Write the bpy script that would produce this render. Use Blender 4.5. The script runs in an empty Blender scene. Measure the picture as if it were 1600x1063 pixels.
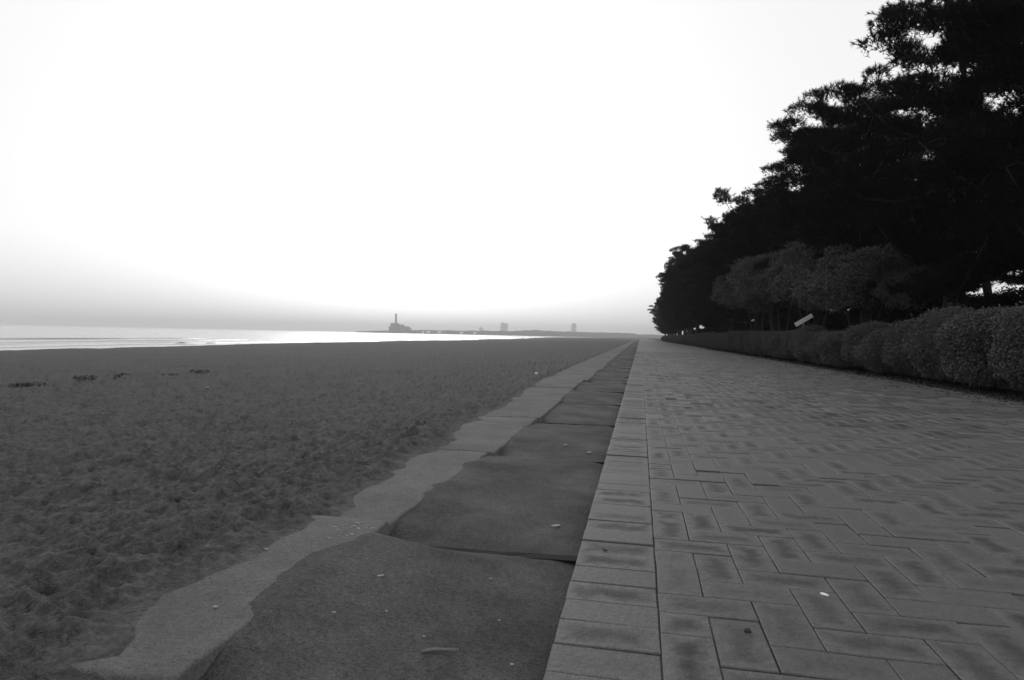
import bpy, math, random
import numpy as np
from mathutils import Vector, Matrix

random.seed(7); RNG = np.random.default_rng(7)
SC = bpy.context.scene
COL = SC.collection
R = math.radians

# ------------------------------------------------------------------ camera
CAM_H = 0.90
cam_d = bpy.data.cameras.new('camera'); cam = bpy.data.objects.new('camera', cam_d); COL.objects.link(cam)
cam_d.sensor_fit = 'HORIZONTAL'; cam_d.sensor_width = 36.0; cam_d.lens = 994.0/1600*36
cam_d.clip_start = 0.05; cam_d.clip_end = 30000
YAW, PITCH, ROLL = math.atan(200/994), math.atan(8.04/994), 0.0212
cam.matrix_world = Matrix.Translation((0, 0, CAM_H)) @ (Matrix.Rotation(YAW, 4, 'Z') @ Matrix.Rotation(math.pi/2-PITCH, 4, 'X') @ Matrix.Rotation(ROLL, 4, 'Z'))
SC.camera = cam

# ------------------------------------------------------------------ sky, sun, exposure
SUN_EL, SUN_AZ = R(16), R(20)          # low sun veiled by cloud and haze, ahead along the shore
world = bpy.data.worlds.new('World'); SC.world = world; world.use_nodes = True
wn, wl = world.node_tree.nodes, world.node_tree.links
wn.clear()
sky = wn.new('ShaderNodeTexSky'); sky.sky_type = 'NISHITA'; sky.sun_disc = False
sky.sun_elevation = SUN_EL; sky.sun_rotation = -SUN_AZ
sky.air_density = 1.0; sky.dust_density = 2.5; sky.ozone_density = 1.0
bw = wn.new('ShaderNodeRGBToBW'); wl.new(sky.outputs[0], bw.inputs[0])
veil = wn.new('ShaderNodeMix'); veil.data_type = 'FLOAT'       # thin even cloud veil over the clear sky
veil.inputs[0].default_value = 0.78; veil.inputs[3].default_value = 10.9
wl.new(bw.outputs[0], veil.inputs[2])
bg = wn.new('ShaderNodeBackground'); bg.inputs[1].default_value = 0.10
sp = wn.new('ShaderNodeSeparateXYZ'); tcw = wn.new('ShaderNodeTexCoord')
wl.new(tcw.outputs['Generated'], sp.inputs[0])
murk = wn.new('ShaderNodeMapRange'); murk.interpolation_type = 'SMOOTHSTEP'   # the same grey bank of sea murk low on every horizon
murk.inputs[1].default_value = -0.02; murk.inputs[2].default_value = 0.13; murk.inputs[3].default_value = 0.77; murk.inputs[4].default_value = 1.0
wl.new(sp.outputs[2], murk.inputs[0])
mm = wn.new('ShaderNodeMath'); mm.operation = 'MULTIPLY'; wl.new(veil.outputs[0], mm.inputs[0]); wl.new(murk.outputs[0], mm.inputs[1])
wl.new(mm.outputs[0], bg.inputs[0])
wo = wn.new('ShaderNodeOutputWorld'); wl.new(bg.outputs[0], wo.inputs[0])

sun_d = bpy.data.lights.new('sun', 'SUN'); sun = bpy.data.objects.new('sun', sun_d); COL.objects.link(sun)
sun_d.energy = 0.5; sun_d.angle = R(25)
sdir = Vector((-math.sin(SUN_AZ)*math.cos(SUN_EL), math.cos(SUN_AZ)*math.cos(SUN_EL), math.sin(SUN_EL)))
sun.rotation_euler = sdir.to_track_quat('Z', 'Y').to_euler(); sun.location = (0, 0, 30)

SC.view_settings.view_transform = 'Standard'; SC.view_settings.look = 'None'
SC.view_settings.exposure = 0.0; SC.view_settings.gamma = 1.0; SC.view_settings.use_curve_mapping = False
SC.render.engine = 'CYCLES'
SC.cycles.use_denoising = True
SC.cycles.max_bounces = 5; SC.cycles.diffuse_bounces = 3; SC.cycles.glossy_bounces = 3
SC.cycles.volume_bounces = 1; SC.cycles.transparent_max_bounces = 4
SC.cycles.caustics_reflective = False; SC.cycles.caustics_refractive = False

# ------------------------------------------------------------------ helpers
def tag(o, label=None, cat=None, group=None, kind=None):
    if label: o['label'] = label
    if cat: o['category'] = cat
    if group: o['group'] = group
    if kind: o['kind'] = kind
    return o

def link(name, data, parent=None, loc=None):
    o = bpy.data.objects.new(name, data); COL.objects.link(o)
    if parent: o.parent = parent
    if loc is not None: o.location = loc
    return o

def empty(name, loc=(0, 0, 0), rz=0.0):
    o = link(name, None, None, loc); o.rotation_euler = (0, 0, rz); o.empty_display_size = 0.3
    return o

def mesh(name, v, f, mat=None, smooth=False):
    m = bpy.data.meshes.new(name)
    if isinstance(v, np.ndarray) and isinstance(f, np.ndarray):
        k = f.shape[1]
        m.vertices.add(len(v)); m.vertices.foreach_set('co', v.astype(np.float32).ravel())
        m.loops.add(f.size); m.loops.foreach_set('vertex_index', f.astype(np.int32).ravel())
        m.polygons.add(len(f)); m.polygons.foreach_set('loop_start', np.arange(0, f.size, k, dtype=np.int32))
        m.update(calc_edges=True)
    else:
        m.from_pydata([tuple(p) for p in v], [], f); m.update()
    if smooth:
        m.polygons.foreach_set('use_smooth', np.ones(len(m.polygons), bool)); m.update()
    if mat: m.materials.append(mat)
    return m

class MB:
    """collects boxes, tubes and lathes for one mesh"""
    def __init__(s): s.v = []; s.f = []
    def box(s, a, b, M=None, bev=0.0):
        x0, y0, z0 = a; x1, y1, z1 = b
        i = len(s.v)
        if bev <= 0:
            pts = [(x0,y0,z0),(x1,y0,z0),(x1,y1,z0),(x0,y1,z0),(x0,y0,z1),(x1,y0,z1),(x1,y1,z1),(x0,y1,z1)]
            fs = [(0,3,2,1),(4,5,6,7),(0,1,5,4),(1,2,6,5),(2,3,7,6),(3,0,4,7)]
        else:
            c = bev
            pts = [(x0,y0,z0),(x1,y0,z0),(x1,y1,z0),(x0,y1,z0),(x0,y0,z1-c),(x1,y0,z1-c),(x1,y1,z1-c),(x0,y1,z1-c),
                   (x0+c,y0+c,z1),(x1-c,y0+c,z1),(x1-c,y1-c,z1),(x0+c,y1-c,z1)]
            fs = [(0,3,2,1),(8,9,10,11)]
            for k in range(4):
                n = (k+1) % 4
                fs += [(k, n, 4+n, 4+k), (4+k, 4+n, 8+n, 8+k)]
        if M: pts = [tuple(M @ Vector(p)) for p in pts]
        s.v += pts; s.f += [tuple(i+q for q in t) for t in fs]
        return s
    def tube(s, pts, rad, n=6, cap=True):
        i0 = len(s.v); pts = [Vector(p) for p in pts]
        if not hasattr(rad, '__len__'): rad = [rad]*len(pts)
        for k, p in enumerate(pts):
            t = (pts[min(k+1, len(pts)-1)]-pts[max(k-1, 0)]).normalized()
            u = t.cross(Vector((0.31, 0.2, 0.93)) if abs(t.z) < 0.9 else Vector((1, 0, 0.1))).normalized(); w = t.cross(u)
            for j in range(n):
                a = 2*math.pi*j/n
                s.v.append(tuple(p+(u*math.cos(a)+w*math.sin(a))*rad[k]))
        for k in range(len(pts)-1):
            for j in range(n):
                a = i0+k*n+j; b = i0+k*n+(j+1) % n
                s.f.append((a, b, b+n, a+n))
        if cap:
            s.f.append(tuple(i0+j for j in range(n))[::-1]); s.f.append(tuple(i0+(len(pts)-1)*n+j for j in range(n)))
        return s
    def build(s, name, mat, parent=None, loc=None, smooth=False):
        return link(name, mesh(name, s.v, s.f, mat, smooth), parent, loc)

# value noise
_T = RNG.random((256, 256)).astype(np.float32)
def vnoise(x, y):
    xi = np.floor(x).astype(int); yi = np.floor(y).astype(int)
    fx = x-xi; fy = y-yi; fx = fx*fx*(3-2*fx); fy = fy*fy*(3-2*fy)
    a = _T[xi & 255, yi & 255]; b = _T[(xi+1) & 255, yi & 255]; c = _T[xi & 255, (yi+1) & 255]; d = _T[(xi+1) & 255, (yi+1) & 255]
    return (a*(1-fx)+b*fx)*(1-fy)+(c*(1-fx)+d*fx)*fy-0.5
def fbm(x, y, o=4):
    s = 0; a = 1.0
    for k in range(o):
        s = s+a*vnoise(x*2**k+17.3*k, y*2**k+5.1*k); a *= 0.5
    return s
def sstep(a, b, x):
    t = np.clip((x-a)/(b-a), 0, 1); return t*t*(3-2*t)

# ------------------------------------------------------------------ materials (the photograph is black and white: all greys)
def g(v): return (v, v, v, 1)
class NT:
    def __init__(s, name):
        s.m = bpy.data.materials.new(name); s.m.use_nodes = True
        s.n = s.m.node_tree.nodes; s.l = s.m.node_tree.links
        s.p = s.n['Principled BSDF']; s.geo = s.n.new('ShaderNodeNewGeometry'); s.oi = s.n.new('ShaderNodeObjectInfo')
        s.tc = s.n.new('ShaderNodeTexCoord')
    def _in(s, sock, v):
        if hasattr(v, 'is_output'): s.l.new(v, sock)
        else: sock.default_value = v
    def noise(s, scale, vec=None, detail=4, rough=0.6, dist=0.0):
        t = s.n.new('ShaderNodeTexNoise'); t.inputs['Scale'].default_value = scale; t.inputs['Detail'].default_value = detail
        t.inputs['Roughness'].default_value = rough; t.inputs['Distortion'].default_value = dist
        s.l.new(vec if vec is not None else s.geo.outputs['Position'], t.inputs['Vector']); return t.outputs['Fac']
    def vor(s, scale, vec=None, feature='F1'):
        t = s.n.new('ShaderNodeTexVoronoi'); t.feature = feature; t.inputs['Scale'].default_value = scale
        s.l.new(vec if vec is not None else s.geo.outputs['Position'], t.inputs['Vector']); return t.outputs['Distance']
    def math(s, op, a, b=0.0, c=0.0):
        t = s.n.new('ShaderNodeMath'); t.operation = op
        s._in(t.inputs[0], a); s._in(t.inputs[1], b); s._in(t.inputs[2], c); return t.outputs[0]
    def ramp(s, x, a, b, lo=0.0, hi=1.0):
        t = s.n.new('ShaderNodeMapRange'); t.interpolation_type = 'SMOOTHSTEP'
        s._in(t.inputs[0], x); s._in(t.inputs[1], a); s._in(t.inputs[2], b); s._in(t.inputs[3], lo); s._in(t.inputs[4], hi); return t.outputs[0]
    def mix(s, f, a, b):
        t = s.n.new('ShaderNodeMix'); t.data_type = 'FLOAT'
        s._in(t.inputs[0], f); s._in(t.inputs[2], a); s._in(t.inputs[3], b); return t.outputs[0]
    def scaled(s, sc, vec=None):
        t = s.n.new('ShaderNodeVectorMath'); t.operation = 'MULTIPLY'; t.inputs[1].default_value = sc
        s.l.new(vec if vec is not None else s.geo.outputs['Position'], t.inputs[0]); return t.outputs[0]
    def attr(s, name):
        t = s.n.new('ShaderNodeAttribute'); t.attribute_name = name; return t
    def bump(s, h, strength, dist, prev=None):
        t = s.n.new('ShaderNodeBump'); t.inputs['Strength'].default_value = strength; t.inputs['Distance'].default_value = dist
        s._in(t.inputs['Height'], h)
        if prev is not None: s.l.new(prev, t.inputs['Normal'])
        return t.outputs[0]
    def out(s, col, rough=0.9, spec=0.3, normal=None):
        c = s.n.new('ShaderNodeCombineColor')
        for k in range(3): s._in(c.inputs[k], col)
        s.l.new(c.outputs[0], s.p.inputs['Base Color']); s._in(s.p.inputs['Roughness'], rough)
        s._in(s.p.inputs['Specular IOR Level'], spec)
        if normal is not None: s.l.new(normal, s.p.inputs['Normal'])
        return s.m

WATER_Z = -1.6
def m_sand():
    t = NT('dark_beach_sand')
    sep = t.n.new('ShaderNodeSeparateXYZ'); t.l.new(t.geo.outputs['Position'], sep.inputs[0])
    fine = t.noise(90, detail=3); mid = t.noise(5.5, detail=5, rough=0.65); big = t.noise(0.35, detail=3)
    wet = t.ramp(t.math('ADD', sep.outputs[2], t.math('MULTIPLY', t.math('SUBTRACT', big, 0.5), 0.25)), WATER_Z+0.10, WATER_Z+0.45, 1.0, 0.0)
    c = t.math('MULTIPLY', t.mix(mid, 0.066, 0.100), t.mix(fine, 0.5, 1.5))
    c = t.math('MULTIPLY', c, t.mix(big, 0.85, 1.15)); c = t.math('MULTIPLY', c, t.ramp(t.noise(24, detail=4, rough=0.7), 0.3, 0.7, 0.68, 1.28))
    c = t.math('MULTIPLY', c, t.mix(wet, 1.0, 0.6))
    b = t.bump(t.noise(8.0, t.scaled((1.0, 0.8, 1.0)), detail=6, rough=0.7, dist=0.4), 1.0, 0.08)
    b = t.bump(fine, 0.5, 0.006, b)
    return t.out(c, t.mix(wet, 0.95, 0.22), t.mix(wet, 0.15, 0.5), b)
def m_concrete(name, lo, hi, speck=0.25, bmp=0.4):
    t = NT(name)
    a = t.noise(1.7, detail=6, rough=0.65); b = t.noise(11, detail=4); f = t.noise(150, detail=2)
    v = t.vor(60)
    c = t.mix(t.ramp(a, 0.3, 0.72), lo, hi)
    f2 = t.noise(55, detail=3, rough=0.7); c = t.math('MULTIPLY', c, t.mix(f2, 1-speck*1.3, 1+speck*1.3))
    c = t.math('MULTIPLY', c, t.mix(b, 0.82, 1.18))
    c = t.math('MULTIPLY', c, t.mix(f, 1-speck*1.6, 1+speck*1.6))
    c = t.math('MULTIPLY', c, t.ramp(v, 0.08, 0.3, 0.75, 1.05))
    n = t.bump(f, bmp, 0.004); n = t.bump(f2, bmp, 0.009, n); n = t.bump(b, bmp*0.6, 0.012, n)
    return t.out(c, 0.9, 0.25, n)
def m_paver():
    t = NT('worn_concrete_paver')
    bd = t.attr('edge'); s = t.n.new('ShaderNodeSeparateColor'); t.l.new(bd.outputs['Color'], s.inputs[0])
    d = t.math('MINIMUM', t.math('MINIMUM', s.outputs[0], s.outputs[1]), t.math('MINIMUM', s.outputs[2], bd.outputs['Alpha']))
    rnd = t.attr('rnd').outputs['Fac']
    nb = t.noise(14, detail=4, rough=0.6); big = t.noise(0.9, detail=4); f = t.noise(170, detail=2); mid = t.noise(45, detail=3)
    inner = t.ramp(t.math('ADD', d, t.math('MULTIPLY', t.math('SUBTRACT', nb, 0.5), 0.13)), -0.005, 0.085)
    amt = t.math('MULTIPLY', t.ramp(rnd, 0.0, 0.8), t.ramp(big, 0.3, 0.7, 0.55, 1.0))
    dirt = t.math('MULTIPLY', inner, amt); c = t.math('MULTIPLY', t.mix(dirt, 0.082, 0.026), t.mix(t.math('FRACT', t.math('MULTIPLY', rnd, 7.31)), 0.55, 1.3))
    c = t.math('MULTIPLY', c, t.mix(big, 0.65, 1.35))
    c = t.math('MULTIPLY', c, t.mix(f, 0.55, 1.45)); c = t.math('MULTIPLY', c, t.mix(mid, 0.6, 1.4))
    n = t.bump(f, 0.6, 0.004); n = t.bump(mid, 0.6, 0.007, n)
    return t.out(c, t.mix(dirt, 0.6, 0.74), t.mix(dirt, 0.28, 0.15), n)
def m_pavefar():
    t = NT('far_paving')
    br = t.n.new('ShaderNodeTexBrick'); t.l.new(t.geo.outputs['Position'], br.inputs['Vector'])
    br.inputs['Color1'].default_value = g(0.055); br.inputs['Color2'].default_value = g(0.065); br.inputs['Mortar'].default_value = g(0.03)
    br.inputs['Scale'].default_value = 1.0; br.inputs['Brick Width'].default_value = 0.314; br.inputs['Row Height'].default_value = 0.157
    br.inputs['Mortar Size'].default_value = 0.006
    b2 = t.n.new('ShaderNodeRGBToBW'); t.l.new(br.outputs['Color'], b2.inputs[0])
    c = t.math('MULTIPLY', b2.outputs[0], t.mix(t.noise(0.9, detail=4), 0.8, 1.2))
    n = t.bump(t.noise(45), 0.3, 0.006)
    return t.out(c, 0.64, 0.30, n)
def m_simple(name, lo, hi, sc=3.0, rough=0.9, spec=0.2, bmp=0.0, bs=20.0, bd=0.02):
    t = NT(name); a = t.noise(sc, detail=5)
    return t.out(t.mix(a, lo, hi), rough, spec, t.bump(t.noise(bs), bmp, bd) if bmp else None)
def m_leaf(name, lo, hi, sc=2.0, rough=0.75):
    t = NT(name); rn = t.attr('rnd').outputs['Fac']; a = t.noise(sc, detail=3)
    c = t.mix(t.math('ADD', t.math('MULTIPLY', rn, 0.55), t.math('MULTIPLY', a, 0.45)), lo, hi)
    return t.out(c, 0.9, 0.06)
def m_water():
    t = NT('sea_water')
    w1 = t.noise(0.45, t.scaled((1.0, 0.35, 1)), detail=5, rough=0.6); w2 = t.noise(3.0, t.scaled((1.0, 0.5, 1)), detail=3)
    n = t.bump(w1, 0.6, 0.35); n = t.bump(w2, 0.6, 0.05, n)
    m = t.out(0.24, 0.14, 0.5, n); t.p.inputs['IOR'].default_value = 1.42
    return m

SAND = m_sand(); KERB = m_concrete('pale_kerb_concrete', 0.076, 0.116, 0.38, 0.8); SLAB = m_concrete('dark_gritty_concrete', 0.028, 0.074, 0.6, 1.0)
BASE = m_concrete('buried_concrete', 0.03, 0.05); PAVER = m_paver(); PAVEFAR = m_pavefar()
BED = m_simple('joint_sand', 0.03, 0.075, 5.0, 0.95, 0.1, 0.4, 60, 0.01)
SOIL = m_simple('soil_and_litter', 0.02, 0.05, 4.0, 0.95, 0.1, 0.8, 15, 0.05)
WATER = m_water()
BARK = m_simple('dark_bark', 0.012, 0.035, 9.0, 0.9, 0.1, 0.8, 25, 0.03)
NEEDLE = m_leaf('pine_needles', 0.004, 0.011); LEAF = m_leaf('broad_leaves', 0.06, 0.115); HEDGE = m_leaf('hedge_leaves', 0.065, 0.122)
LAND = m_simple('wooded_far_land', 0.03, 0.07, 0.02, 0.95, 0.1); GREYWALL = m_simple('grey_industrial_wall', 0.10, 0.14, 0.05)
PALEWALL = m_simple('pale_wall', 0.35, 0.5, 0.05); WHITE = m_simple('white_paint', 0.72, 0.82, 0.3, 0.5, 0.4); TANK = m_simple('white_tank_steel', 0.7, 0.8, 0.05, 0.5)
JOINT_SHADE = m_simple('joint_shade_dirt', 0.004, 0.012, 30); SHELL = m_simple('bleached_shell', 0.17, 0.33, 60, 0.6, 0.3); WOOD = m_simple('grey_wood', 0.10, 0.17, 80, 0.9); DARK = m_simple('dark_litter', 0.036, 0.056, 50)
BOARD = m_simple('weathered_white_board', 0.55, 0.7, 5, 0.7); GLASSD = m_simple('dark_glass', 0.03, 0.05, 1, 0.3, 0.5)

# ------------------------------------------------------------------ beach, sea, land
SEG = [0.3, 1.28, 2.60]                         # joint positions along the kerb
_y = 4.72
rs = random.Random(3)
while _y < 62: SEG.append(_y); _y += rs.uniform(2.0, 2.2)
SEG.append(400.0)
KTOP = {}; FLOOR = {}
for i in range(len(SEG)-1):
    KTOP[i] = rs.uniform(-0.004, 0.012); FLOOR[i] = rs.uniform(-0.05, -0.036)
KTOP[0], KTOP[1], KTOP[2], KTOP[3] = 0.05, 0.084, 0.008, 0.006
FLOOR[0], FLOOR[1], FLOOR[2], FLOOR[3] = -0.035, -0.030, -0.036, -0.042
KY = np.array([q for i in range(len(SEG)-1) for q in (SEG[i]+.08, SEG[i+1]-.08)]); KZ = np.repeat([KTOP[i] for i in range(len(SEG)-1)], 2)
BY = np.array([0, 1.25, 1.6, 2.2, 2.6, 3.3, 4.5, 5.2, 6.0, 7.7, 9, 12, 20, 400]); BX = np.array([1.25, 1.30, 1.385, 1.39, 1.33, 1.48, 1.58, 1.52, 1.68, 1.62, 1.74, 1.88, 1.95, 2.0])
WY = np.array([-400, -100, 0, 50, 57, 68, 89, 131, 224, 350, 600, 950, 1050, 1180, 1400, 6000]); WX = np.array([-52, -56, -58, -60, -60.5, -62, -66, -67, -69, -77, -105, -147, -120, -40, 30, 60])
def beach_base(X, Y):
    xw = np.interp(Y, WY, WX)
    t = (X-xw)/np.maximum(-1.6-xw, 15.0)
    tp = np.clip(t, 0, 1)
    z = WATER_Z+1.5*(1-(1-tp)**1.7)+np.where(t < 0, t*2.2, 0.0)
    z = np.maximum(z, -5.0)
    for ya, yb, tt, hh in ((80, 112, -.075, .42), (128, 190, -.060, .36), (215, 330, -.085, .45), (45, 60, -.05, .22)):   # low sand bars just off the water's edge
        z = z+hh*np.exp(-((t-tt)/0.014)**2)*sstep(ya, ya+.2*(yb-ya), Y)*(1-sstep(yb-.2*(yb-ya), yb, Y))
    near = np.exp(-(t/0.14)**2)
    z = z+near*0.55*fbm(X*0.16+3, Y*0.028+9, 3)
    return z
def dimples(X, Y, cell, seed, depth, rad, elong):
    """trodden sand: one soft hollow with a rim for every jittered cell"""
    r = np.random.default_rng(seed); T = r.random((64, 64, 5)).astype(np.float32)
    ci = np.floor(X/cell).astype(int); cj = np.floor(Y/cell).astype(int)
    out = np.zeros_like(X)
    for di in (-1, 0, 1):
        for dj in (-1, 0, 1):
            q = T[(ci+di) & 63, (cj+dj) & 63]
            cx = (ci+di+q[..., 0])*cell; cy = (cj+dj+q[..., 1])*cell
            an = q[..., 2]*6.283; k = 0.6+0.8*q[..., 3]
            dx = X-cx; dy = Y-cy
            u = (dx*np.cos(an)+dy*np.sin(an))/(rad*k*elong); w = (-dx*np.sin(an)+dy*np.cos(an))/(rad*k)
            rr = u*u+w*w
            out += depth*(q[..., 4]**0.7)*(-np.exp(-rr*1.6)+0.55*np.exp(-(np.sqrt(rr+1e-6)-1.35)**2*5))
    return out
def beach_z(X, Y, r):
    z = beach_base(X, Y)
    b = np.interp(Y, BY, BX); kt = np.interp(Y, KY, KZ)
    ax = -X
    edge = b+0.07*fbm(X*0.6+2, Y*3.1, 3)
    # drift against the kerb, blending out to the open beach
    zk = kt+np.clip((ax-edge)*0.12, -0.25, 0.016)
    w = np.exp(-np.maximum(ax-2.12, 0)/0.6)
    z = z*(1-w)+zk*w
    rough = sstep(0.01, 0.16, ax-edge)
    fade = 1-0.6*sstep(12, 45, r)
    d = dimples(X, Y, 0.34, 11, 0.022, 0.080, 1.7)+dimples(X+7, Y+3, 0.17, 12, 0.027, 0.046, 1.4)+dimples(X+2, Y+9, 0.085, 13, 0.025, 0.026, 1.25)
    z = z+rough*fade*(np.maximum(d, -0.06)+0.018*fbm(X*6, Y*6, 2)+0.022*vnoise(X*19, Y*19)+0.014*vnoise(X*41, Y*41))
    z = z+rough*(0.035*fbm(X*0.9, Y*0.9, 3)*(1-0.5*sstep(20, 60, r)))
    z = z+rough*sstep(5, 14, r)*(1-sstep(40, 140, r))*0.05*fbm(X*2.1, Y*1.2, 3)
    # dropped out of sight below the concrete and the paving, back up beyond their far end
    under = (ax < 1.16) & (Y < 399) & (Y > -28)
    z = np.where(under, np.minimum(z, -0.40), z)
    z = np.where((ax < 1.16) & (Y >= 399), -0.06, z)
    return z
phi = np.concatenate([np.arange(-12, -0.2, 1.0), np.arange(-0.2, 53, 0.075), np.arange(53, 181, 1.5)])
dyv = np.concatenate([np.geomspace(2600, 700, 24)[:-1], np.arange(700, 11, -1.25), np.geomspace(11, 0.45, 60)])
rr_ = 994*0.9/dyv
PH, RR = np.meshgrid(np.radians(phi), rr_)
BXg = -RR*np.sin(PH); BYg = RR*np.cos(PH)
BZg = beach_z(BXg, BYg, RR)
nr, nc = BXg.shape
ii = (np.arange(nr-1)[:, None]*nc+np.arange(nc-1)[None, :]).ravel()
quads = np.stack([ii, ii+nc, ii+nc+1, ii+1], 1)[:, ::-1]
bv = np.stack([BXg.ravel(), BYg.ravel(), BZg.ravel()], 1)
beach = link('beach', mesh('beach', bv, quads, SAND, True)); tag(beach, 'wide trodden dark sand beach left of the concrete kerb', 'beach', kind='structure')

def sheet(name, x0, x1, y0, y1, z, mat, nx=1, ny=1):
    xs = np.linspace(x0, x1, nx+1); ys = np.linspace(y0, y1, ny+1)
    v = [(x, y, z) for y in ys for x in xs]
    f = [(j*(nx+1)+i, j*(nx+1)+i+1, (j+1)*(nx+1)+i+1, (j+1)*(nx+1)+i) for j in range(ny) for i in range(nx)]
    return link(name, mesh(name, v, f, mat))
sea = sheet('sea', -7000, 400, -1200, 7000, WATER_Z, WATER, 6, 6); tag(sea, 'pale calm sea beyond the beach', 'sea', kind='structure')
wr = random.Random(77)
for k in range(22):                              # low swell lines running in towards the beach
    off = wr.choice([4, 6, 9, 13, 18, 26, 38])*wr.uniform(.85, 1.2); ya = wr.uniform(30, 260); ln = wr.uniform(25, 110); hh = wr.uniform(.12, .26); wd = wr.uniform(.8, 1.6)
    ys_ = np.linspace(ya, ya+ln, 24); xc = np.interp(ys_, WY, WX)-off+1.5*fbm(ys_*.06+k, ys_*0, 2); am = hh*np.sin(np.linspace(0, math.pi, 24))**.6
    v = np.concatenate([np.stack([xc+o*wd, ys_, WATER_Z-.01+am*h_], 1) for o, h_ in ((.5, 0), (.3, .55), (.12, 1), (-.2, .8), (-1.0, .3), (-2.2, 0))])
    ix = (np.arange(5)[:, None]*24+np.arange(23)[None, :]).ravel()
    link('wave', mesh('wave', v, np.stack([ix, ix+1, ix+25, ix+24], 1), WATER, True), sea)
PR = 5.95                                        # right edge of the paving
gd = sheet('ground', PR+0.12, 6800, -1200, 6900, -0.03, SOIL, 4, 4); tag(gd, 'dark ground under the hedge and trees', 'ground', kind='structure')

# ------------------------------------------------------------------ promenade paving
U = 0.157; EX = -0.232; FX = 0.080; GAP = 0.004
prom = MB(); prom.box((EX+0.006, -28, -0.38), (PR, 400, -0.0058))
prom = prom.build('promenade', BED); tag(prom, 'brick-paved seafront promenade running to the horizon', 'promenade', kind='structure')
kb = MB(); kb.box((PR+0.004, -28, -0.3), (PR+0.118, 400, -0.004), bev=0.012); tag(kb.build('edging_kerb', SOIL, prom))
def brick_geo(L, W, rnd, bev=0.003, h=0.06):
    """centred brick without underside: verts, quads, per-corner edge distances"""
    x, y = L/2, W/2; c = bev
    v = [(-x,-y,-h),(x,-y,-h),(x,y,-h),(-x,y,-h),(-x,-y,-c),(x,-y,-c),(x,y,-c),(-x,y,-c),(-x+c,-y+c,0),(x-c,-y+c,0),(x-c,y-c,0),(-x+c,y-c,0)]
    f = [(8,9,10,11)]
    for k in range(4):
        n = (k+1) % 4; f += [(k,n,4+n,4+k),(4+k,4+n,8+n,8+k)]
    return v, f, [(p[0]+x, x-p[0], p[1]+y, y-p[1]) for p in v]
def brick_mesh(name, items, mat):
    """items: (L, W, rnd, Matrix)"""
    V = []; F = []; E = []; Q = []
    for L, W, rnd, M in items:
        v, f, e = brick_geo(L, W, rnd); i = len(V)
        V += [tuple(M @ Vector(p)) for p in v] if M is not None else v
        F += [tuple(i+q for q in t) for t in f]; E += [e[q] for t in f for q in t]; Q += [rnd]*len(f)
    m = mesh(name, V, F, mat)
    a = m.attributes.new('edge', 'FLOAT_COLOR', 'CORNER'); a.data.foreach_set('color', np.array(E, np.float32).ravel())
    a = m.attributes.new('rnd', 'FLOAT', 'FACE'); a.data.foreach_set('value', np.array(Q, np.float32))
    return m
PAVE_END = 42.0
bricks = []                                      # (cx, cy, L(x extent), W(y extent))
y = -1.0 + 0.044
while y < PAVE_END:
    bricks.append(((EX+FX)/2-0.001, y, FX-EX-GAP, 0.1605-GAP)); y += 0.1605
nxc = int((PR-FX)/U); oy = -1.0
for j in range(int((PAVE_END+1)/U)):
    for i in range(nxc):
        d = (i-j) % 4
        cx = FX+(i+0.5)*U; cy = oy+(j+0.5)*U
        if d == 0:
            if i+1 < nxc: bricks.append((cx+U/2, cy, 2*U-GAP, U-GAP))
            else: bricks.append((cx, cy, U-GAP, U-GAP))
        elif d == 1 and i == 0: bricks.append((cx, cy, U-GAP, U-GAP))
        elif d == 3: bricks.append((cx, cy+U/2, U-GAP, 2*U-GAP))
CM = cam.matrix_world.inverted()
def in_view(P, marg=0.03):
    c = CM @ Vector(P)
    if c.z >= -0.05: return False
    u = -c.x/c.z*994/1600; v = -c.y/c.z*994/1063
    return abs(u) < 0.5+marg and abs(v) < 0.5+marg
br = random.Random(5)
scored = []
for b in bricks:
    dist = math.sqrt(b[0]**2+b[1]**2+CAM_H**2)
    scored.append(((b[2]*b[3]/dist**3) if in_view((b[0], b[1], 0)) else 0, b))
scored.sort(key=lambda t: -t[0])
lib = {}
rest = []
for k, (s, b) in enumerate(scored):
    cx, cy, L, W = b
    zz = br.gauss(0, 0.0018)+0.006*float(fbm(np.array([cx*0.5]), np.array([cy*0.4]), 2)[0])
    M = Matrix.Translation((cx+br.uniform(-.0012, .0012), cy+br.uniform(-.0012, .0012), zz)) @ Matrix.Rotation(br.gauss(0, .006), 4, 'X') @ Matrix.Rotation(br.gauss(0, .005), 4, 'Y') @ Matrix.Rotation(br.gauss(0, .006), 4, 'Z')
    rnd = br.random()
    if k < 300:
        var = int(rnd*7); rot = W > L
        key = (round(max(L, W), 3), round(min(L, W), 3), var)
        if key not in lib: lib[key] = brick_mesh('paver', [(max(L, W), min(L, W), (var+0.5)/7, None)], PAVER)
        o = link('paver', lib[key], prom); o.matrix_local = M @ Matrix.Rotation(math.pi/2 if rot else 0, 4, 'Z')
    else: rest.append((L, W, rnd, M))
o = link('paver_field', brick_mesh('paver_field', rest, PAVER), prom); o['kind'] = 'stuff'
far = sheet('far_paving', EX, PR, PAVE_END+0.1, 400, -0.001, PAVEFAR, 1, 40); far.parent = prom
tag(sheet('near_paving', EX, PR, -28, -1.15, -0.001, PAVEFAR), None).parent = prom

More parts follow.
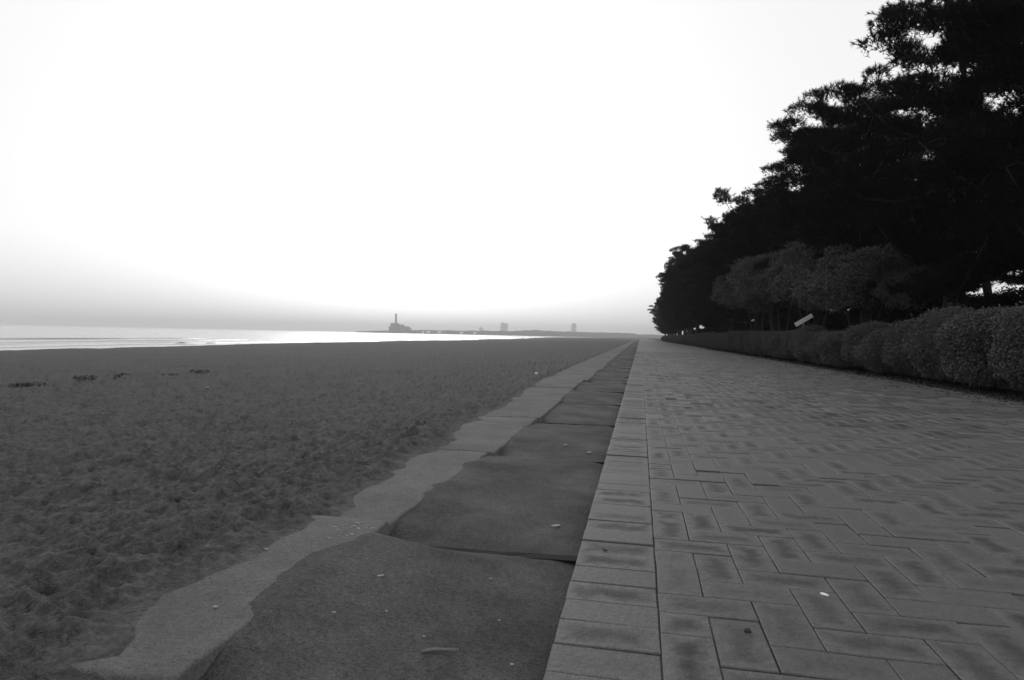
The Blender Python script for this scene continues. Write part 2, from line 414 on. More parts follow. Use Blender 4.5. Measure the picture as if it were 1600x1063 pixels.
# ------------------------------------------------------------------ concrete apron: slabs and kerb stones between paving and sand
ap = MB(); ap.box((-2.1, -28, -0.45), (EX+0.003, 400, -0.14))
apron = ap.build('apron', BASE); tag(apron, 'low concrete apron between promenade and sand', 'apron', kind='structure')
KO = [0, 0, -0.07, -0.02]+[rs.uniform(-.06, .04) for _ in SEG]
KIN = -1.045                                     # inner face of the kerb
def slab_z(X, Y, i, y0, y1, rs2, KIN):
    t = (Y-y0)/(y1-y0)
    bank = np.interp(t, rs2['t'], rs2['b'])
    hol = 0.05*np.exp(-(((X-KIN)/0.09)**2+((Y-y0)/0.14)**2))
    z = FLOOR[i]+bank*np.where(X > KIN, np.clip((EX-X)/(EX-KIN), 0, 1)**rs2['w'], 1-rs2.get('fall', .25)*(KIN-X)/0.12)-hol+0.006*fbm(X*3.0, Y*3.0, 4)+0.004*fbm(X*16, Y*16, 2)
    z = z-0.012*np.exp(-((X-EX)/0.06)**2)
    return z
sr = random.Random(21); PROF = {}
def slab_at(x, y):
    i = max(k for k in range(len(SEG)) if SEG[k] <= y-.055*(x-KIN)); y0, y1, pf, kin = PROF[i]
    return float(slab_z(np.array([x]), np.array([y-.055*(x-kin)]), i, y0, y1, pf, kin)[0])
for i in range(len(SEG)-1):
    y0, y1 = SEG[i], SEG[i+1]
    ga = 0.013 if y0 < 2.7 else 0.010
    lastseg = i == len(SEG)-2
    step = 0.04 if y0 < 6 else (0.10 if not lastseg else 6.0)
    prof = {'t': [0, .12, .35, .7, .9, 1], 'b': [0.0, .02, sr.uniform(.035, .055), sr.uniform(.035, .055), sr.uniform(.02, .04), 0.0], 'w': sr.uniform(1.1, 1.5)}
    if i == 1: prof = {'t': [0, .2, .45, .7, .87, 1], 'b': [.075, .112, .123, .124, .116, .0], 'w': 1.35, 'fall': .09}
    if i == 2: prof = {'t': [0, .12, .35, .6, .8, 1], 'b': [.0, .035, .046, .043, .047, .015], 'w': 1.3}
    KIN = -1.045+KO[i]
    xs = np.concatenate([np.arange(KIN-0.12, KIN+0.30, 0.02), np.linspace(KIN+0.30, EX-0.003, 10 if y0 > 9 else 22)])
    ys = np.concatenate([[y0+ga, y0+ga+.004], np.arange(y0+ga+step/2, y1-ga-step/3, step), [y1-ga-.004, y1-ga]])
    XX, YY = np.meshgrid(xs, ys); sk = 0.055*(XX-KIN)
    PROF[i] = (y0, y1, prof, KIN); ZZ = slab_z(XX, YY, i, y0, y1, prof, KIN)
    ZZ[0] -= 0.004+0.006*np.abs(fbm(xs*14+i, xs*0, 3)); ZZ[-1] -= 0.004+0.006*np.abs(fbm(xs*14+i, xs*0+5, 3))
    top = np.stack([XX, YY+sk*(0 if lastseg else 1), ZZ], -1)
    r0, c0 = XX.shape
    v = top.reshape(-1, 3); f = []
    ix = np.arange((r0-1)*c0).reshape(r0-1, c0)[:, :-1].ravel()
    fq = np.stack([ix, ix+1, ix+c0+1, ix+c0], 1)
    # skirts down to the base so that each slab is a solid piece
    ring = [k for k in range(c0)]+[k*c0+c0-1 for k in range(1, r0)]+[(r0-1)*c0+k for k in range(c0-2, -1, -1)]+[k*c0 for k in range(r0-2, 0, -1)]
    low = v[ring].copy(); low[:, 2] = -0.139
    n0 = len(v); v = np.vstack([v, v[ring], low]); nr_ = len(ring); q = np.arange(nr_); qn = np.roll(q, -1)
    fs = np.stack([n0+qn, n0+q, n0+nr_+q, n0+nr_+qn], 1)
    o = link('slab', mesh('slab', v, np.vstack([fq, fs]), SLAB, True), apron)
    # black strip along the joint to the next slab, painting in its shade and dirt
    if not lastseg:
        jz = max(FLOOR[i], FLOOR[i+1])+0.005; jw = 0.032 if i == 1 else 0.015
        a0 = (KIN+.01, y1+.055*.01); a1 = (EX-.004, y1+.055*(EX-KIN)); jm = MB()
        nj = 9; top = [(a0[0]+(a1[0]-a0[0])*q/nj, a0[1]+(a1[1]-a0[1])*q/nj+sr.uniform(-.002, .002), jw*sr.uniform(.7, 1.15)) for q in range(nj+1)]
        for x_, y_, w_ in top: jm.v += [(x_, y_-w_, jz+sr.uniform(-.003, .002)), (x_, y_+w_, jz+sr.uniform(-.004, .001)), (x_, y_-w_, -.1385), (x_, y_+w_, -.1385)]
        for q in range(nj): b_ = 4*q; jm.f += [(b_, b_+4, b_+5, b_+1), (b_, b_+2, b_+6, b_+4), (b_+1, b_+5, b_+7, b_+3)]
        jm.build('joint_shade_strip', JOINT_SHADE, apron)
    # kerb stone
    ky0, ky1 = y0+0.007, y1-0.007
    kt = KTOP[i]
    xs = np.array([-2.05, -1.95, -1.85, -1.75, -1.68, -1.62, -1.56, -1.5, -1.45, -1.4, -1.35, -1.3, -1.24, KIN-0.06, KIN-0.02, KIN-0.007, KIN-0.001, KIN+0.004])
    ys = np.concatenate([[ky0, ky0+.008], np.arange(ky0+.04, ky1-.03, (0.04 if y0 < 9 else 0.12) if not lastseg else 8.0), [ky1-.008, ky1]])
    XX, YY = np.meshgrid(xs, ys)
    ZZ = kt+0.008*fbm(XX*5, YY*5, 4)-0.18*sstep(0.05, 0.22, -XX-np.interp(YY, BY, BX))
    ZZ[:, -3] -= 0.001; ZZ[:, -2] = kt-0.008; ZZ[:, -1] = -0.138
    ZZ[0, :-1] -= 0.008; ZZ[-1, :-1] -= 0.008
    XX[:, -3:] += 0.014*fbm(YY[:, -3:]*9, YY[:, -3:]*0+i, 4)
    tilt = (sr.uniform(-.004, .004) if i > 3 else [0, 0.004, -0.004, 0.002][i]); ZZ[:, :-1] += (tilt*(YY-(y0+y1)/2))[:, :-1]*(0 if lastseg else 1)
    v = np.stack([XX, YY, ZZ], -1).reshape(-1, 3); r0, c0 = XX.shape
    ix = np.arange((r0-1)*c0).reshape(r0-1, c0)[:, :-1].ravel(); fq = np.stack([ix, ix+1, ix+c0+1, ix+c0], 1)
    ring = list(range(c0))[::-1]+[k*c0 for k in range(1, r0)]+[(r0-1)*c0+k for k in range(1, c0)]
    low = v[ring].copy(); low[:, 2] = -0.1385
    n0 = len(v); v = np.vstack([v, low]); q = np.arange(len(ring)-1)
    rg = np.array(ring); fs = np.stack([rg[q], rg[q+1], n0+q+1, n0+q], 1)
    link('kerb_stone', mesh('kerb_stone', v, np.vstack([fq, fs]), KERB, True), apron)

# ------------------------------------------------------------------ far shore
def ridge(name, pts, depth, mat, label, cat, seed, n=240, amp=3.0):
    """pts: (X, Y, height above the water); a low wooded strip of land with an uneven crest"""
    P = np.array(pts, float); s = np.linspace(0, len(P)-1, n); k = np.arange(len(P))
    X = np.interp(s, k, P[:, 0]); Y = np.interp(s, k, P[:, 1]); H = np.interp(s, k, P[:, 2])
    Hn = np.maximum(H+amp*np.minimum(H/8, 1)*fbm(s*9+seed, s*0+seed, 4), 0.6)
    rows = [(0, 0*H-0.5), (6, 0.4*Hn), (depth*0.12, 0.85*Hn), (depth*0.3, Hn), (depth*0.7, 0.9*Hn), (depth, 0*H-0.5)]
    v = np.concatenate([np.stack([X, Y+d, WATER_Z+h], 1) for d, h in rows])
    ix = (np.arange(len(rows)-1)[:, None]*n+np.arange(n-1)[None, :]).ravel()
    o = link(name, mesh(name, v, np.stack([ix, ix+1, ix+n+1, ix+n], 1), mat)); return tag(o, label, cat, kind='structure')
def bear(xp, Y):                                 # X of a bearing (in degrees, via its place along the shoreline) at distance Y
    return Y*math.tan(math.atan((xp-800)/994)-YAW)
ridge('headland', [(bear(553, 2000), 2000, 3.5), (bear(570, 2000), 2000, 6), (bear(604, 2000), 2000, 8), (bear(640, 2000), 2000, 11), (bear(680, 2020), 2020, 13), (bear(740, 2050), 2050, 14),
      (bear(800, 2080), 2080, 17), (bear(830, 2090), 2090, 21), (bear(870, 2100), 2100, 18), (bear(877, 2100), 2100, 14), (bear(884, 2100), 2100, 19), (bear(960, 2100), 2100, 17), (bear(1010, 2100), 2100, 14), (300, 2100, 15), (900, 2100, 15)],
      260, LAND, 'low wooded far shore on the horizon', 'land', 3.0)
ps = empty('power_station', (bear(618, 2060), 2060, WATER_Z+6))
m = MB(); m.tube([(0, 0, 0), (0.2, 0, 30), (0.4, 0, 61)], [4.2, 3.6, 3.0], 12); m.build('chimney', GREYWALL, ps)
m = MB(); m.box((-22, 6, 0), (18, 34, 24)); m.box((-22, 8, 24), (2, 30, 28)); m.build('boiler_house', GREYWALL, ps)
m = MB(); m.box((-27, 4, 0), (-22.2, 26, 17)); m.build('side_bay', GREYWALL, ps)
m = MB(); m.box((18.2, 8, 0), (46, 30, 13)); m.box((24, 10, 13), (40, 28, 18)); m.build('turbine_hall', GREYWALL, ps)
tag(ps, 'grey power station with one tall chimney on the far headland', 'power station')
for k, (xp, rad, ht, lab) in enumerate([(660, 4, 4, 'smallest white storage tank, nearest the power station chimney'), (668, 6, 6, 'bright white storage tank right of the power station'),
                                (684, 7, 4.5, 'wide low white storage tank, third from the power station'), (717, 6, 4.5, 'white storage tank alone halfway along the far shore'), (737, 5, 4.5, 'rightmost white storage tank on the far shore')]):
    t = empty('storage_tank', (bear(xp, 2000), 2000+(xp-650)*.45, WATER_Z+3))
    m = MB(); m.tube([(0, 0, 0), (0, 0, ht)], rad, 16); m.build('shell', TANK, t)
    m = MB(); m.tube([(0, 0, ht+.01), (0, 0, ht+1.2), (0, 0, ht+1.7)], [rad*1.02, rad*.6, .3], 16); m.build('roof', TANK, t)
    tag(t, lab, 'storage tank', 'tanks on the far shore')
def tower(xp, Y, w, h, lab, notch):
    t = empty('tower_block', (bear(xp, Y), Y, WATER_Z+4))
    m = MB(); m.box((-w/2, 0, 0), (w/2, 18, h)); m.build('wall', GREYWALL, t)
    m = MB(); m.box((-w*.3, 3, h), (w*notch, 14, h+6)); m.build('roof_house', GREYWALL, t)
    for fl in range(int(h/7)):
        m = MB(); m.box((-w*.44, -0.4, 5+fl*7), (w*.44, 0.1, 8+fl*7)); m.build('window', GLASSD, t)
    tag(t, lab, 'building', 'tower blocks far behind the shore')
tower(787, 4300, 48, 78, 'wider faint tower block left of the two on the horizon', -.05)
tower(896, 4300, 33, 81, 'narrow faint tower block nearest the tree row on the horizon', .3)
tower(751, 4300, 25, 43, 'short faint building beside the wider tower block on the horizon', .1)

# ------------------------------------------------------------------ vegetation
def leafcloud(P, D, L, W, n, seed, spread=0.8, tri=True):
    """n thin leaf triangles at each point P along direction D; arrays"""
    r = np.random.default_rng(seed); N = len(P)
    d = np.repeat(D, n, 0)+r.normal(0, spread, (N*n, 3)); d /= np.linalg.norm(d, axis=1)[:, None]+1e-9
    a = r.normal(0, 1, (N*n, 3)); s = np.cross(d, a); s /= np.linalg.norm(s, axis=1)[:, None]+1e-9
    p = np.repeat(P, n, 0); l = (L*(0.7+0.6*r.random((N*n, 1)))); w = W*(0.7+0.6*r.random((N*n, 1)))
    if tri:
        v = np.stack([p-s*w*0.5, p+s*w*0.5, p+d*l], 1); k = 3
    else:
        v = np.stack([p, p+d*l*0.5+s*w*0.5, p+d*l, p+d*l*0.5-s*w*0.5], 1); k = 4
    f = np.arange(N*n*k).reshape(-1, k)
    return v.reshape(-1, 3), f, np.repeat(r.random(N), n)
def leafmesh(name, v, f, rnd, mat):
    m = mesh(name, v, f, mat)
    a = m.attributes.new('rnd', 'FLOAT', 'FACE'); a.data.foreach_set('value', rnd.astype(np.float32)); return m

def pine_data(seed, H, Rc, zlow):
    r = random.Random(seed); q = np.random.default_rng(seed)
    wood = MB(); lx, ly = r.uniform(-.6, .3), r.uniform(-.5, .5)
    tr = [(lx*(k/8)**1.5+r.uniform(-.08, .08), ly*(k/8)**1.5+r.uniform(-.08, .08), H*0.94*k/8) for k in range(9)]
    tr[0] = (0, 0, -0.05)
    wood.tube(tr, [0.20*(1-k/8)**0.8+0.03 for k in range(9)], 8)
    P = []; D = []
    nl = 30
    for k in range(nl):
        t = k/(nl-1); z = zlow+(H*0.97-zlow)*t**0.95
        s = min(int(z/H/0.94*8), 7); fr = z/(H*0.94)*8-s
        base = Vector(tr[s]).lerp(Vector(tr[s+1]), min(fr, 1))
        az = k*2.4+r.uniform(-.5, .5)
        ln = Rc*(math.sin(math.pi*min(0.20+0.69*t, 1))**0.7)*r.uniform(0.55, 1.12)+0.35
        pts = []; up = r.uniform(-.05, .35)
        for j in range(6):
            u = j/5
            pts.append(base+Vector((math.cos(az+.25*u)*ln*u, math.sin(az+.25*u)*ln*u, ln*(up*u-0.18*math.sin(u*3.1)+0.22*u*u)+r.uniform(-.05, .05))))
        wood.tube(pts, [0.075*(1-t*.6)*(1-u/5.5)+0.008 for u in range(6)], 5)
        npad = max(4, int(ln*3.4))
        for j in range(npad):
            u = 0.22+0.78*((j+r.random())/npad); sg = min(int(u*5), 4); c = pts[sg].lerp(pts[sg+1], min(u*5-sg, 1))
            off = Vector((r.gauss(0, 1), r.gauss(0, 1), 0)); off *= 0.30*ln*0.5*(1.1-u*0.6)
            c2 = c+off+Vector((0, 0, r.uniform(0, .22)))
            wood.tube([c, c.lerp(c2, .5)+Vector((0, 0, .05)), c2], [.02, .014, .007], 3, False)
            pr = r.uniform(.28, .58); n = int(135*pr/0.4)
            a = q.random(n)*6.283; rad = pr*np.sqrt(q.random(n))
            dx, dy = rad*np.cos(a), rad*np.sin(a); dz = q.normal(0, .09, n)+0.16*(1-(rad/pr)**2)
            P.append(np.stack([c2.x+dx, c2.y+dy, c2.z+dz], 1))
            D.append(np.stack([dx/pr*0.7, dy/pr*0.7, np.full(n, 0.75)], 1))
            for e in range(3):                       # upright candles and side shoots break the outline
                a1 = r.random()*6.283; hh = r.uniform(.15, .5)
                st = Vector((c2.x+math.cos(a1)*pr*.8, c2.y+math.sin(a1)*pr*.8, c2.z))
                dd = Vector((math.cos(a1)*.8, math.sin(a1)*.8, r.uniform(.3, 1.0))).normalized()
                tt = np.linspace(.2, 1, 7)[:, None]
                P.append(np.array(st)[None]+np.array(dd)[None]*hh*tt); D.append(np.repeat(np.array(dd)[None]*.9, 7, 0))
    P = np.vstack(P); D = np.vstack(D)
    v, f, rn = leafcloud(P, D, .17, .022, 6, seed, .5)
    wm = mesh('trunk', wood.v, wood.f, BARK, True)
    return wm, leafmesh('crown', v, f, rn, NEEDLE)
PINES = [pine_data(100+k, H, Rc, zl) for k, (H, Rc, zl) in enumerate([(10.6, 3.6, 2.2), (11.6, 3.5, 2.4), (10.0, 3.9, 4.0), (12.4, 3.7, 4.3), (11.0, 3.4, 3.9)])]
def pine(k, x, y, rz, s, label, group='pines behind the hedge'):
    t = empty('pine_tree', (x, y, -0.03), rz); t.scale = (s, s, s)
    wm, cm = PINES[k % len(PINES)]
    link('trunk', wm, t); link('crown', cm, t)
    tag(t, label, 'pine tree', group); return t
pr = random.Random(12)
near_labels = ['nearest black pine, its layered boughs filling the top right corner', 'dark pine whose long bough pokes out left below the top right corner',
               'dark pine with ragged bough tips jutting over the path, third from the right edge', 'dark bushy pine standing behind the clipped broadleaf trees',
               'dark pine with stepped outline left of the broadleaf trees', 'slim dark pine next beyond the broadleaf trees']
yy = 15.5; k = 0
while yy < 215:
    x = pr.uniform(8.3, 9.0); s = pr.uniform(1.02, 1.16)
    if k < 4: x, s = [(9.6, .99), (9.2, 1.0), (9.2, .9), (9.0, 1.0)][k]
    if 38 < yy < 72: s *= .88
    if yy > 55: x -= 0.7
    if 75 < yy < 125: s *= 1.12; x -= 0.7
    lab = near_labels[k] if k < len(near_labels) else 'distant dark pine in the receding front row beside the promenade'
    pine(k if k < 2 else ((k % 2) if yy > 50 else 2+(k*2+k//3) % 3), x, yy, pr.random()*6.28, s, lab, 'front row of pines behind the hedge')
    yy += pr.uniform(6.0, 7.4) if yy < 70 else pr.uniform(7, 10); k += 1
yy = 17.5; k = 0
while yy < 130:
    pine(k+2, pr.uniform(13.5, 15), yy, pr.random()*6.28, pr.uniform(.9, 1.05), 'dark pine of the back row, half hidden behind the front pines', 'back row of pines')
    yy += pr.uniform(5.0, 7.5); k += 1
yy = 28.; k = 0
while yy < 100:
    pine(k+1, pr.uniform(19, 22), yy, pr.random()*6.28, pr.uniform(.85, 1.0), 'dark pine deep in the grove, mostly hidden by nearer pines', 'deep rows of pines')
    yy += pr.uniform(7, 10); k += 1

def blob_points(n, rx, ry, rz, cz, q, shell=0.22, flat=-0.6, lump=0.12, sd=0.0):
    d = q.normal(0, 1, (n, 3)); d /= np.linalg.norm(d, axis=1)[:, None]; d = d[d[:, 2] > flat]
    lu = 1+lump*(np.sin(d[:, 0]*5+sd)*np.sin(d[:, 1]*6+sd*2)+np.sin(d[:, 2]*7+sd*3))+0.5*lump*q.normal(0, 1, len(d))*0.5
    rad = lu*(1-shell*q.random(len(d))**1.5)
    return np.stack([d[:, 0]*rx*rad, d[:, 1]*ry*rad, cz+d[:, 2]*rz*rad], 1), d
def broad_data(seed, rx, ry, rz, cz):
    q = np.random.default_rng(seed); r = random.Random(seed)
    P = []; D = []
    for k in range(26):                             # clumps over an ellipsoid
        a = r.random()*6.283; u = r.uniform(-.45, 1); c = np.array([math.cos(a)*math.sqrt(1-u*u*.9)*rx*.72, math.sin(a)*math.sqrt(1-u*u*.9)*ry*.72, cz+u*rz*.72])
        s = r.uniform(.5, .8); p, d = blob_points(1700, s*rx*.42, s*ry*.42, s*rz*.5, 0, q, .4, -1, .15, k)
        P.append(p+c); D.append(d)
    p, d = blob_points(2500, rx*.8, ry*.8, rz*.8, cz, q, .5, -.5); P.append(p); D.append(d)
    v, f, rn = leafcloud(np.vstack(P), np.vstack(D), .10, .05, 1, seed, .9, False)
    wd = MB()
    for k in range(4):
        a = k*1.6+r.random(); x, y = math.cos(a)*.18, math.sin(a)*.18
        wd.tube([(x, y, -.05), (x*2.2, y*2.2, cz*.4), (x*4, y*4, cz*.75), (x*6+r.uniform(-.2, .2), y*6, cz+rz*.3)], [.085, .07, .055, .02], 6)
    return mesh('stem', wd.v, wd.f, BARK, True), leafmesh('crown', v, f, rn, LEAF)
BROAD = [broad_data(300+k, 2.5, 2.9, 1.75, 3.4+.2*k) for k in range(3)]
for k, (x, y, s, lab) in enumerate([(7.9, 45.5, 1.24, 'leftmost rounded broadleaf tree, pale crown edge with thin stems above the hedge'), (7.9, 38.5, 1.1, 'rounded broadleaf tree just right of the pale leftmost one'),
                                 (8.1, 32.6, 1.0, 'low rounded broadleaf tree behind the tilted white board'), (8.5, 27.0, .9, 'rounded dark broadleaf tree below the jutting pine boughs')]):
    t = empty('broadleaf_tree', (x, y, -.03), k*1.3); t.scale = (s, s, s)
    wm, cm = BROAD[k % 3]; link('stem', wm, t); link('crown', cm, t); tag(t, lab, 'tree', 'broadleaf trees between hedge and pines')

def shrub_data(seed, rx, ry, h):
    q = np.random.default_rng(seed); r = random.Random(seed)
    n = 16000
    d = q.normal(0, 1, (n, 3)); d /= np.linalg.norm(d, axis=1)[:, None]
    sg = d/(np.sum(np.abs(d)**2.25, axis=1)**(1/2.25))[:, None]      # squarish clipped form
    lu = 1+.07*np.sin(sg[:, 0]*4+seed)*np.cos(sg[:, 1]*5+seed)+.06*np.sin(sg[:, 2]*6+seed*2)+.05*q.normal(0, 1, n)
    rad = (lu*(1-.16*q.random(n)**1.4))[:, None]
    p = sg*rad*np.array([rx, ry, h*.46])+np.array([0, 0, h*.54]); keep = p[:, 2] > .10
    v, f, rn = leafcloud(p[keep], d[keep], .042, .028, 2, seed, .9, False)
    wd = MB()
    for k in range(5):
        a = k*1.26+r.random(); x, y = math.cos(a)*.1, math.sin(a)*.1
        wd.tube([(x, y, -.04), (x*2, y*2, h*.35), (x*4.5, y*4.5, h*.8)], [.025, .02, .008], 5)
    return mesh('stem', wd.v, wd.f, BARK, True), leafmesh('foliage', v, f, rn, HEDGE)
SHRUB = [shrub_data(400+k, .78, .86, 1.42+.05*(k % 3)) for k in range(5)]
hl = ['nearest clipped hedge shrub, cut off by the right edge of the picture', 'tall clipped hedge shrub second from the right edge', 'clipped hedge shrub third from the right edge, before a dark hollow',
      'pale broad hedge shrub left of the dark hollow', 'hedge shrub fifth from the right edge, under the sky gaps', 'hedge shrub sixth from the right edge']
hr = random.Random(9); yy = 10.9; k = 0
while yy < 200:
    sz = hr.uniform(.86, 1.08)
    if yy < 18: sz *= 1.15
    t = empty('hedge_shrub', (PR+1.14+hr.uniform(-.2, .2), yy, -.03), hr.choice([0, math.pi])+hr.uniform(-.15, .15))
    t.scale = (hr.uniform(.95, 1.1), hr.uniform(.95, 1.15)*(1 if yy < 80 else 1.9), sz)
    wm, cm = SHRUB[k % 5]; link('stem', wm, t); link('foliage', cm, t)
    tag(t, hl[k] if k < len(hl) else 'small clipped shrub in the receding run of hedge along the promenade', 'shrub', 'hedge shrubs along the promenade')
    yy += (hr.uniform(1.5, 2.0) if yy < 80 else 2.9); k += 1

n = 22000  # near-black leaves thickening towards the hedge, partly standing in for shade on the paving
ly = 7+60*RNG.random(n)**1.6; lx = PR+1.6-np.abs(RNG.normal(0, 0.85, n)); ok = lx > 4.2; ly, lx = ly[ok], lx[ok]
P = np.stack([lx, ly, np.where(lx < PR, 0.006, -0.022)+0.006*RNG.random(len(lx))], 1); D = RNG.normal(0, 1, (len(lx), 3)); D[:, 2] *= .08
v, f, rn = leafcloud(P, D, .05, .026, 1, 77, .05, False)
v[:, 2] = np.maximum(v[:, 2], np.repeat(P[:, 2]-.004, 4))
o = link('leaf_litter', leafmesh('leaf_litter', v, f, rn, NEEDLE)); tag(o, 'dark fallen leaves along the foot of the hedge, partly standing in for shade', 'leaves', kind='stuff')

ur = random.Random(55); yy = 13.0; k = 0
while yy < 150:
    t = empty('understory_bush', (ur.uniform(11.5, 13.0)+(6.5 if k % 3 == 1 else 0), yy, -.03), ur.random()*6.28); q = ur.uniform(1.6, 2.1); t.scale = (q, q, q*.95)
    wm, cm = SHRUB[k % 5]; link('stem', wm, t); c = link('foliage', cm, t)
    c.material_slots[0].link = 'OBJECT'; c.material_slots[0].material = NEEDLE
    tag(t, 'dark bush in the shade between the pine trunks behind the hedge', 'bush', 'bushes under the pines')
    yy += ur.uniform(1.6, 2.4) if yy < 60 else ur.uniform(3, 4.5); k += 1

# ------------------------------------------------------------------ small things
t = empty('sign_board', (7.12, 30.3, -.03), 0.1)
m = MB(); m.box((-.42, -.02, -.09), (.42, .02, .09), Matrix.Translation((0, 0, 1.86)) @ Matrix.Rotation(-.56, 4, 'Y')); m.build('board', WHITE, t)
m = MB(); m.box((-.05, .022, 0), (.05, .06, 1.84)); m.build('post', WOOD, t)
tag(t, 'tilted pale board poking up over the hedge', 'board')

def ground_z(x, y):
    return float(beach_z(np.array([[x]]), np.array([[y]]), np.array([[math.hypot(x, y)]]))[0, 0])
def pebble(name, x, y, z, a, b, c, rz, mat, seed, lab, cat, group=None):
    q = random.Random(seed); v = []; f = []; n = 7
    for j in range(4):
        th = math.pi*(j+.5)/4
        for i in range(n):
            p = 2*math.pi*i/n; s = 1+q.uniform(-.2, .2); v.append((a*math.sin(th)*math.cos(p)*s, b*math.sin(th)*math.sin(p)*s, c*math.cos(th)))
    for j in range(3):
        for i in range(n): f.append((j*n+i, (j+1)*n+i, (j+1)*n+(i+1) % n, j*n+(i+1) % n))
    f.append(tuple(range(n))); f.append(tuple(3*n+i for i in range(n))[::-1])
    o = link(name, mesh(name, v, f, mat, True), None, (x, y, z+c*.6)); o.rotation_euler = (q.uniform(-.15, .15), q.uniform(-.15, .15), rz)
    return tag(o, lab, cat, group)
q = random.Random(31)
for k in range(17):                                 # pale shell bits on the corner of the kerb stone
    x = -1.06-abs(q.gauss(.05, .09)); y = 2.52-abs(q.gauss(0, .10))
    pebble('shell_fragment', x, y, KTOP[1]+.001, q.uniform(.005, .011), q.uniform(.003, .006), q.uniform(.0018, .0035), q.uniform(-.5, .9), SHELL, k, 'pale shell fragment scattered on the far corner of the near kerb stone', 'shell', 'shell bits on the kerb corner')
for x, y, lab in [(-1.34, 2.13, 'lone pale shell fragment at the sandy edge of the near kerb stone'), (-1.2, 1.65, 'lone pale shell fragment in the middle of the near kerb stone'), (-1.23, 2.44, 'pale shell fragment a little apart from the scatter on the kerb corner')]:
    pebble('shell_fragment', x, y, KTOP[1]+.001, .009, .006, .0028, .3, SHELL, int(-x*100), lab, 'shell', 'shell bits on the kerb corner')
for x, y, a, b, rz, lab in [(-.86, 2.06, .020, .008, .5, 'long pale shell sliver on the dark near slab'), (-.33, 1.74, .009, .006, .1, 'small pale chip on the near slab close to the bricks'),
                        (-.60, 1.77, .008, .006, .6, 'small pale chip in the middle of the near slab'), (-.52, 2.28, .010, .006, .2, 'pale chip near the far joint of the near slab'),
                        (-.42, 1.98, .007, .005, .2, 'tiny pale chip on the near slab beside the bricks'), (-.88, 1.76, .009, .005, .1, 'pale chip at the shadowed left part of the near slab'),
                        (-.75, 1.85, .007, .005, .9, 'tiny pale chip left of the twig on the near slab')]:
    pebble('shell_fragment', x, y, slab_at(x, y), a*.75, b*.75, .0025, rz, SHELL, int(-x*977), lab, 'shell', 'pale bits on the slabs')
pebble('shell_fragment', -.385, 3.10, slab_at(-.385, 3.1), .026, .016, .004, .2, SHELL, 5, 'flat pale crushed shell on the second slab beside the bricks', 'shell')
pebble('shell_fragment', -.60, 5.35, slab_at(-.6, 5.35), .02, .012, .008, .2, SHELL, 6, 'pale chip on the third slab', 'shell', 'pale bits on the slabs')
pebble('shell_fragment', -.38, 5.15, slab_at(-.38, 5.15), .026, .012, .008, .2, SHELL, 7, 'pale chip on the third slab close to the bricks', 'shell', 'pale bits on the slabs')
pebble('pebble', .66, 2.42, .001, .017, .007, .006, -.5, WHITE, 41, 'small white scrap lying on the paving', 'scrap')
pebble('pebble', .345, 2.06, .001, .012, .009, .008, .2, DARK, 42, 'small dark clod on the paving joint', 'clod')
pebble('leaf_litter', -.125, 2.70, .002, .014, .006, .003, -.4, DARK, 43, 'small dark dead leaf on the brick border', 'leaf')
x, y = -2.30, 2.86; pebble('pebble', x, y, ground_z(x, y)-.002, .024, .02, .02, .2, DARK, 44, 'dark stone half sunk in the trodden sand', 'stone')
x, y = -2.3, 14.3; pebble('pebble', x, y, ground_z(x, y)-.01, .035, .03, .025, .2, WHITE, 45, 'white speck of litter on the sand left of the kerb', 'litter')
x, y = -7.2, 9.6; pebble('pebble', x, y, ground_z(x, y)-.01, .03, .025, .02, .2, SHELL, 46, 'pale speck of litter out on the open sand', 'litter')
tw = MB(); tw.tube([(-.047, -.012, .006), (-.015, .0, .010), (.02, .008, .009), (.05, .020, .007)], [.0045, .005, .004, .0025], 6); tw.tube([(.018, .008, .009), (.034, .004, .012), (.046, .0, .012)], [.0025, .002, .0012], 5)
t = tw.build('twig', WOOD, None, (-.53, 1.70, slab_at(-.53, 1.70)+.001)); tag(t, 'short dry twig on the dark near slab', 'twig')

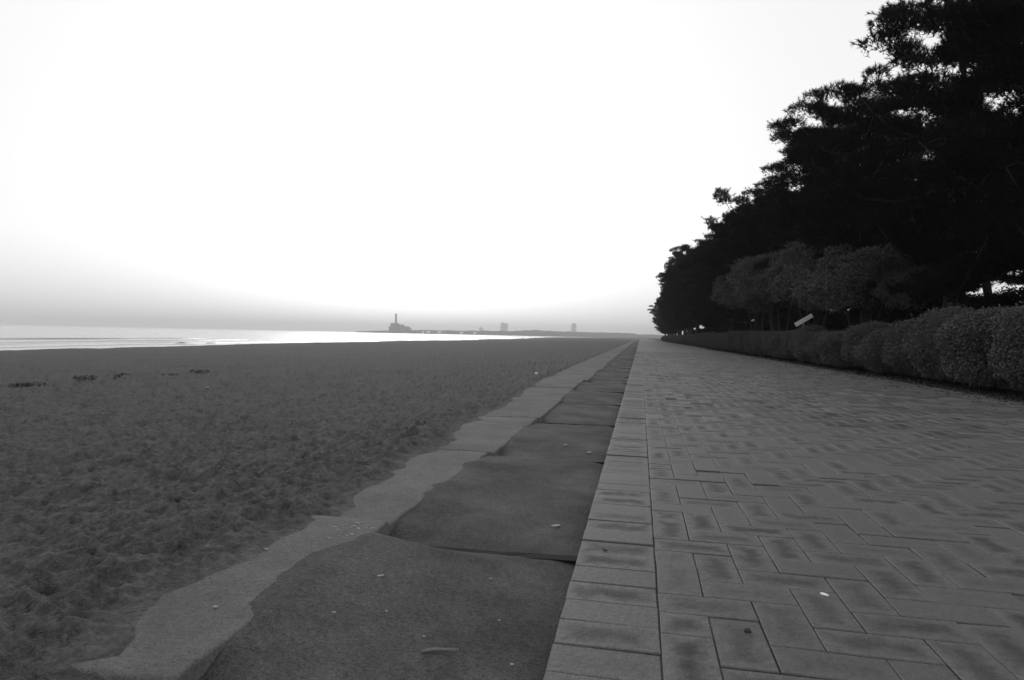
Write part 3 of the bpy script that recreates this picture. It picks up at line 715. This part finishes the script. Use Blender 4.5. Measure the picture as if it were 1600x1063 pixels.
def seaweed(x, y, w, d, h, seed, lab):
    q = random.Random(seed); v = []; f = []
    for k in range(int(40*w/.5)):
        a = q.random()*6.283; px, py = q.gauss(0, w*.2), q.gauss(0, d*.22); z0 = max(0, h*(1-abs(px)/w*1.3))*q.random(); ln = q.uniform(.05, .15); wd = q.uniform(.006, .014); i = len(v)
        for j in range(5):
            u = j/4; a += q.uniform(-.7, .7)
            px += math.cos(a)*ln/4; py += math.sin(a)*ln/4; zz = z0+q.uniform(-.02, .02)+.015*math.sin(u*3.1)
            nx, ny = -math.sin(a)*wd, math.cos(a)*wd
            v += [(px+nx, py+ny, zz), (px-nx, py-ny, zz+q.uniform(-.012, .012))]
        f += [(i+2*j, i+2*j+1, i+2*j+3, i+2*j+2) for j in range(4)]
    o = link('seaweed_clump', mesh('seaweed_clump', v, f, DARK), None, (x, y, ground_z(x, y)+.005)); tag(o, lab, 'seaweed', 'dark wrack line across the sand')
seaweed(-10.2, 9.0, .95, .5, .05, 1, 'widest flat dark wrack patch at the left edge of the beach')
seaweed(-10.3, 10.25, .45, .3, .06, 2, 'small low dark wrack patch right of the widest one')
seaweed(-10.35, 11.1, .38, .3, .14, 3, 'humped dark wrack clump, the tallest on the sand')
seaweed(-10.15, 12.3, .5, .25, .04, 4, 'thin flat dark wrack streak right of the humped clump')
seaweed(-10.2, 13.3, .55, .25, .07, 5, 'rightmost dark wrack streak on the sand')

# ------------------------------------------------------------------ haze
hz = MB(); hz.box((-7300, -1300, -8), (7000, 7200, 92))
hm = bpy.data.materials.new('sea_haze'); hm.use_nodes = True
hn, hll = hm.node_tree.nodes, hm.node_tree.links; hn.clear()
pv = hn.new('ShaderNodeVolumePrincipled'); pv.inputs['Color'].default_value = g(0.8); pv.inputs['Density'].default_value = 3.3e-4; pv.inputs['Anisotropy'].default_value = 0.3
ho = hn.new('ShaderNodeOutputMaterial'); hll.new(pv.outputs[0], ho.inputs['Volume'])
h = hz.build('haze', hm); tag(h, 'thin pale sea haze over the whole beach', 'haze', kind='stuff')
